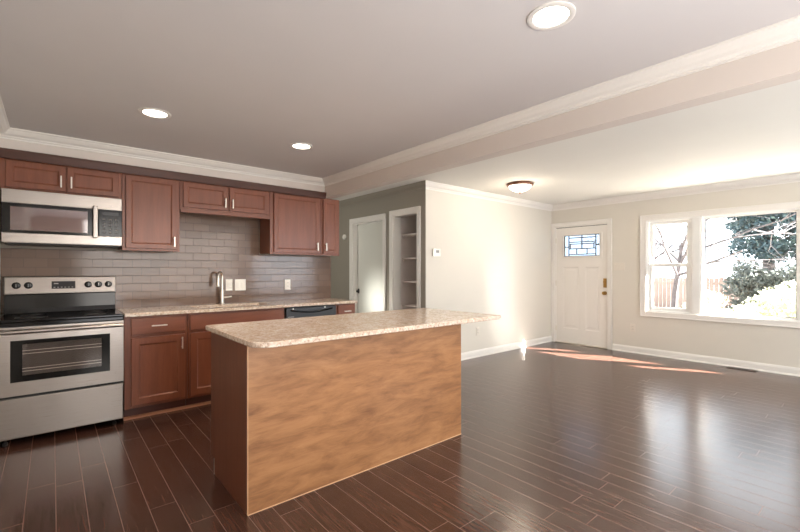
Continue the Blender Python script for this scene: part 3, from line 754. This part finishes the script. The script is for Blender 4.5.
MB().lathe((fx, fy, ZL), [(.146, -.033), (.138, -.055), (.112, -.082), (.072, -.102), (.03, -.112), (0, -.114)], n=48).build('glass_bowl', 'bowl', r, smooth=True)
MB().lathe((fx, fy, ZL-.112), [(.010, 0), (.014, -.006), (.012, -.016), (.005, -.024), (0, -.026)], n=16).build('finial', 'bronze', r, smooth=True)
lamp('bowl_light', 'POINT', (fx, fy, ZL-.19), 7, (1, .84, .66), shadow_soft_size=.12)

# ------------------------------------------------------------------ outdoors
def noisecol(name, stops, scale, rough=.9):
    t = NT(name); t.set(Base_Color=t.ramp(t.noise(t.pos(), scale, 5, .6), stops), Roughness=rough); return t.m
M['grass'] = noisecol('winter_lawn', [(.35, srgb(136, 132, 122)), (.65, srgb(156, 150, 142))], 1.2)
M['fence'] = noisecol('weathered_fence_wood', [(.3, srgb(134, 116, 108)), (.7, srgb(150, 132, 124))], 3)
M['bark'] = noisecol('grey_bark', [(.3, srgb(58, 54, 57)), (.7, srgb(80, 75, 78))], 9)
M['needle'] = noisecol('blue_green_foliage', [(.3, srgb(36, 52, 56)), (.5, srgb(60, 80, 86)), (.7, srgb(66, 82, 66))], 1.6)
M['hedge'] = noisecol('grey_green_hedge_leaves', [(.3, srgb(78, 84, 80)), (.7, srgb(100, 104, 98))], 2)
M['bush'] = noisecol('pale_yellow_green_leaves', [(.3, srgb(160, 162, 130)), (.7, srgb(190, 190, 166))], 3)
M['drive'] = noisecol('pale_concrete', [(.3, srgb(214, 210, 202)), (.7, srgb(228, 224, 216))], 1)
M['siding'] = noisecol('eave_paint', [(.3, srgb(220, 218, 212)), (.7, srgb(228, 226, 220))], 1)
GZ = -.45
g = MB().box(XW+.15, 70, -45, 45, GZ-.1, GZ).build('ground', 'grass'); tag(g, 'pale winter lawn outside the window', 'lawn', kind='structure')
struct(MB().box(XW+.151, XW+.80, -3, 7, 2.30, 2.42), 'sun_block_eave', 'siding', label='added eave shading the top of the front window')  # unseen overhang, added to cut the sun patches on the floor short
struct(MB().box(XW+.15, XW+1.5, DY0-.4, DY1+.3, GZ, -.03), 'front_step', 'drive', label='front step outside the entry door')
r = thing('wooden_fence', (20, 3, GZ), 'low brown board fence across the yard', 'fence')
for seg_ in range(2):
    m = MB(); y = 2.2+seg_*4.2
    while y < 2.2+(seg_+1)*4.2 - .02:
        m.box(20, 20.03, y, y+.14, GZ, .98+random.uniform(-.03, .03)); y += .15
    m.build('board_panel', 'fence', r)
MB().box(20.031, 20.08, 2.2, 10.6, .72, .80).box(20.031, 20.08, 2.2, 10.6, 0, .08).build('rail', 'fence', r)

def leaves(m, blobs, n, size):
    for _ in range(n):
        c, rad = random.choice(blobs)
        while True:
            d = Vector((random.uniform(-1, 1), random.uniform(-1, 1), random.uniform(-1, 1)))
            if .35 < d.length < 1: break
        p = Vector(c) + Vector((d.x*rad[0], d.y*rad[1], d.z*rad[2]))
        a = Vector((random.gauss(0, 1), random.gauss(0, 1), random.gauss(0, 1))).normalized(); b = a.orthogonal().normalized()
        s = size*random.uniform(.6, 1.4)
        v = [m.bm.verts.new(p + q) for q in (-a*s, b*s*.5, a*s, -b*s*.5)]
        m.bm.faces.new(v)
def nodouble_build(m, name, mat, parent):
    me = bpy.data.meshes.new(name); off = Vector(parent.location)
    for v in m.bm.verts: v.co -= off
    m.bm.to_mesh(me); m.bm.free(); me.materials.append(M[mat])
    o = bpy.data.objects.new(name, me); C.objects.link(o); o.parent = parent; return o
r = thing('evergreen_tree', (18.9, 2.7, GZ), 'large blue green evergreen seen through the right of the picture window', 'tree')
MB().tube([(18.9, 2.7, GZ), (18.9, 2.65, 2), (18.85, 2.7, 4.6)], [.2, .16, .08], 10).build('trunk', 'bark', r, smooth=True)
m = MB(); bl = [((18.9+random.uniform(-.7, .7), 2.55+random.uniform(-1.6, 1.0), 1.85+random.uniform(0, 3.1)), (.7, .55, .42)) for _ in range(52)]
leaves(m, bl, 14000, .085); nodouble_build(m, 'foliage', 'needle', r)

def branch(m, p, d, L, rad, depth):
    pts = [Vector(p)]; dd = Vector(d).normalized()
    for k in range(4):
        dd = (dd + Vector((random.gauss(0, .12), random.gauss(0, .12), random.gauss(.02, .1)))).normalized()
        pts.append(pts[-1] + dd*L/4)
    m.tube(pts, [rad*(1-.13*k) for k in range(5)], 6 if depth < 2 else 4)
    if depth >= 4: return
    for k in range(3 if depth < 3 else 2):
        q = pts[random.choice((2, 3, 4))]
        nd = (dd + Vector((random.gauss(0, .6), random.gauss(0, .6), random.gauss(.05, .35)))).normalized()
        branch(m, q, nd, L*.68, rad*.55, depth+1)
for (x, y, lean, hgt_, rad, lab) in ((11.5, 3.4, (.0, -.10, 1), 2.4, .075, 'bare grey tree whose trunk shows through the narrow left sash'),
                               (16.3, 5.9, (0, -.15, 1), 2.6, .06, 'bare tree with drooping thin branches left of the evergreen'),
                               (25, 9.0, (0, -.2, 1), 3.2, .11, 'bare tree standing behind the board fence')):
    r = thing('bare_tree', (x, y, GZ), lab, 'tree')
    m = MB(); base_ = Vector((x, y, GZ)); top = base_ + Vector(lean).normalized()*hgt_
    m.tube([base_, base_.lerp(top, .5)+Vector((.03, .05, 0)), top], [rad, rad*.85, rad*.7], 8)
    m.build('trunk', 'bark', r, smooth=True)
    m = MB()
    for k in range(6):
        a = random.uniform(0, 2*PI)
        branch(m, base_.lerp(top, random.uniform(.6, 1)), (.5*math.cos(a), math.sin(a), .5), hgt_*.6, rad*.45, 1)
    m.build('branches', 'bark', r)
r = thing('hedge', (17.2, 1.6, GZ), 'grey green hedge below the evergreen tree', 'hedge')
m = MB(); leaves(m, [((17.2+random.uniform(-.3, .3), 1.9+random.uniform(-1.9, 1.3), -.1+random.uniform(0, 1.45)), (.4, .4, .35)) for _ in range(75)], 11000, .075)
nodouble_build(m, 'foliage', 'hedge', r)
for i, (x, y, hh) in enumerate(((12.2, 1.55, .95), (13.9, 3.35, .9), (10.8, 2.25, .75), (15.2, 1.6, 1.1))):
    r = thing('garden_shrub', (x, y, GZ), ['pale shrub at the right edge of the picture window, close to the house', 'low pale shrub near the middle of the picture window', 'smallest pale shrub close to the window', 'pale shrub just in front of the hedge'][i], 'shrub', 'pale shrubs outside the window')
    m = MB(); leaves(m, [((x+random.uniform(-.25, .25), y+random.uniform(-.45, .45), GZ+.15+random.uniform(0, hh)), (.3, .3, .22)) for _ in range(24)], 2600, .05)
    nodouble_build(m, 'foliage', 'bush', r)
    MB().tube([(x, y, GZ), (x+.02, y, GZ+.3)], .02, 6).build('stem', 'bark', r)
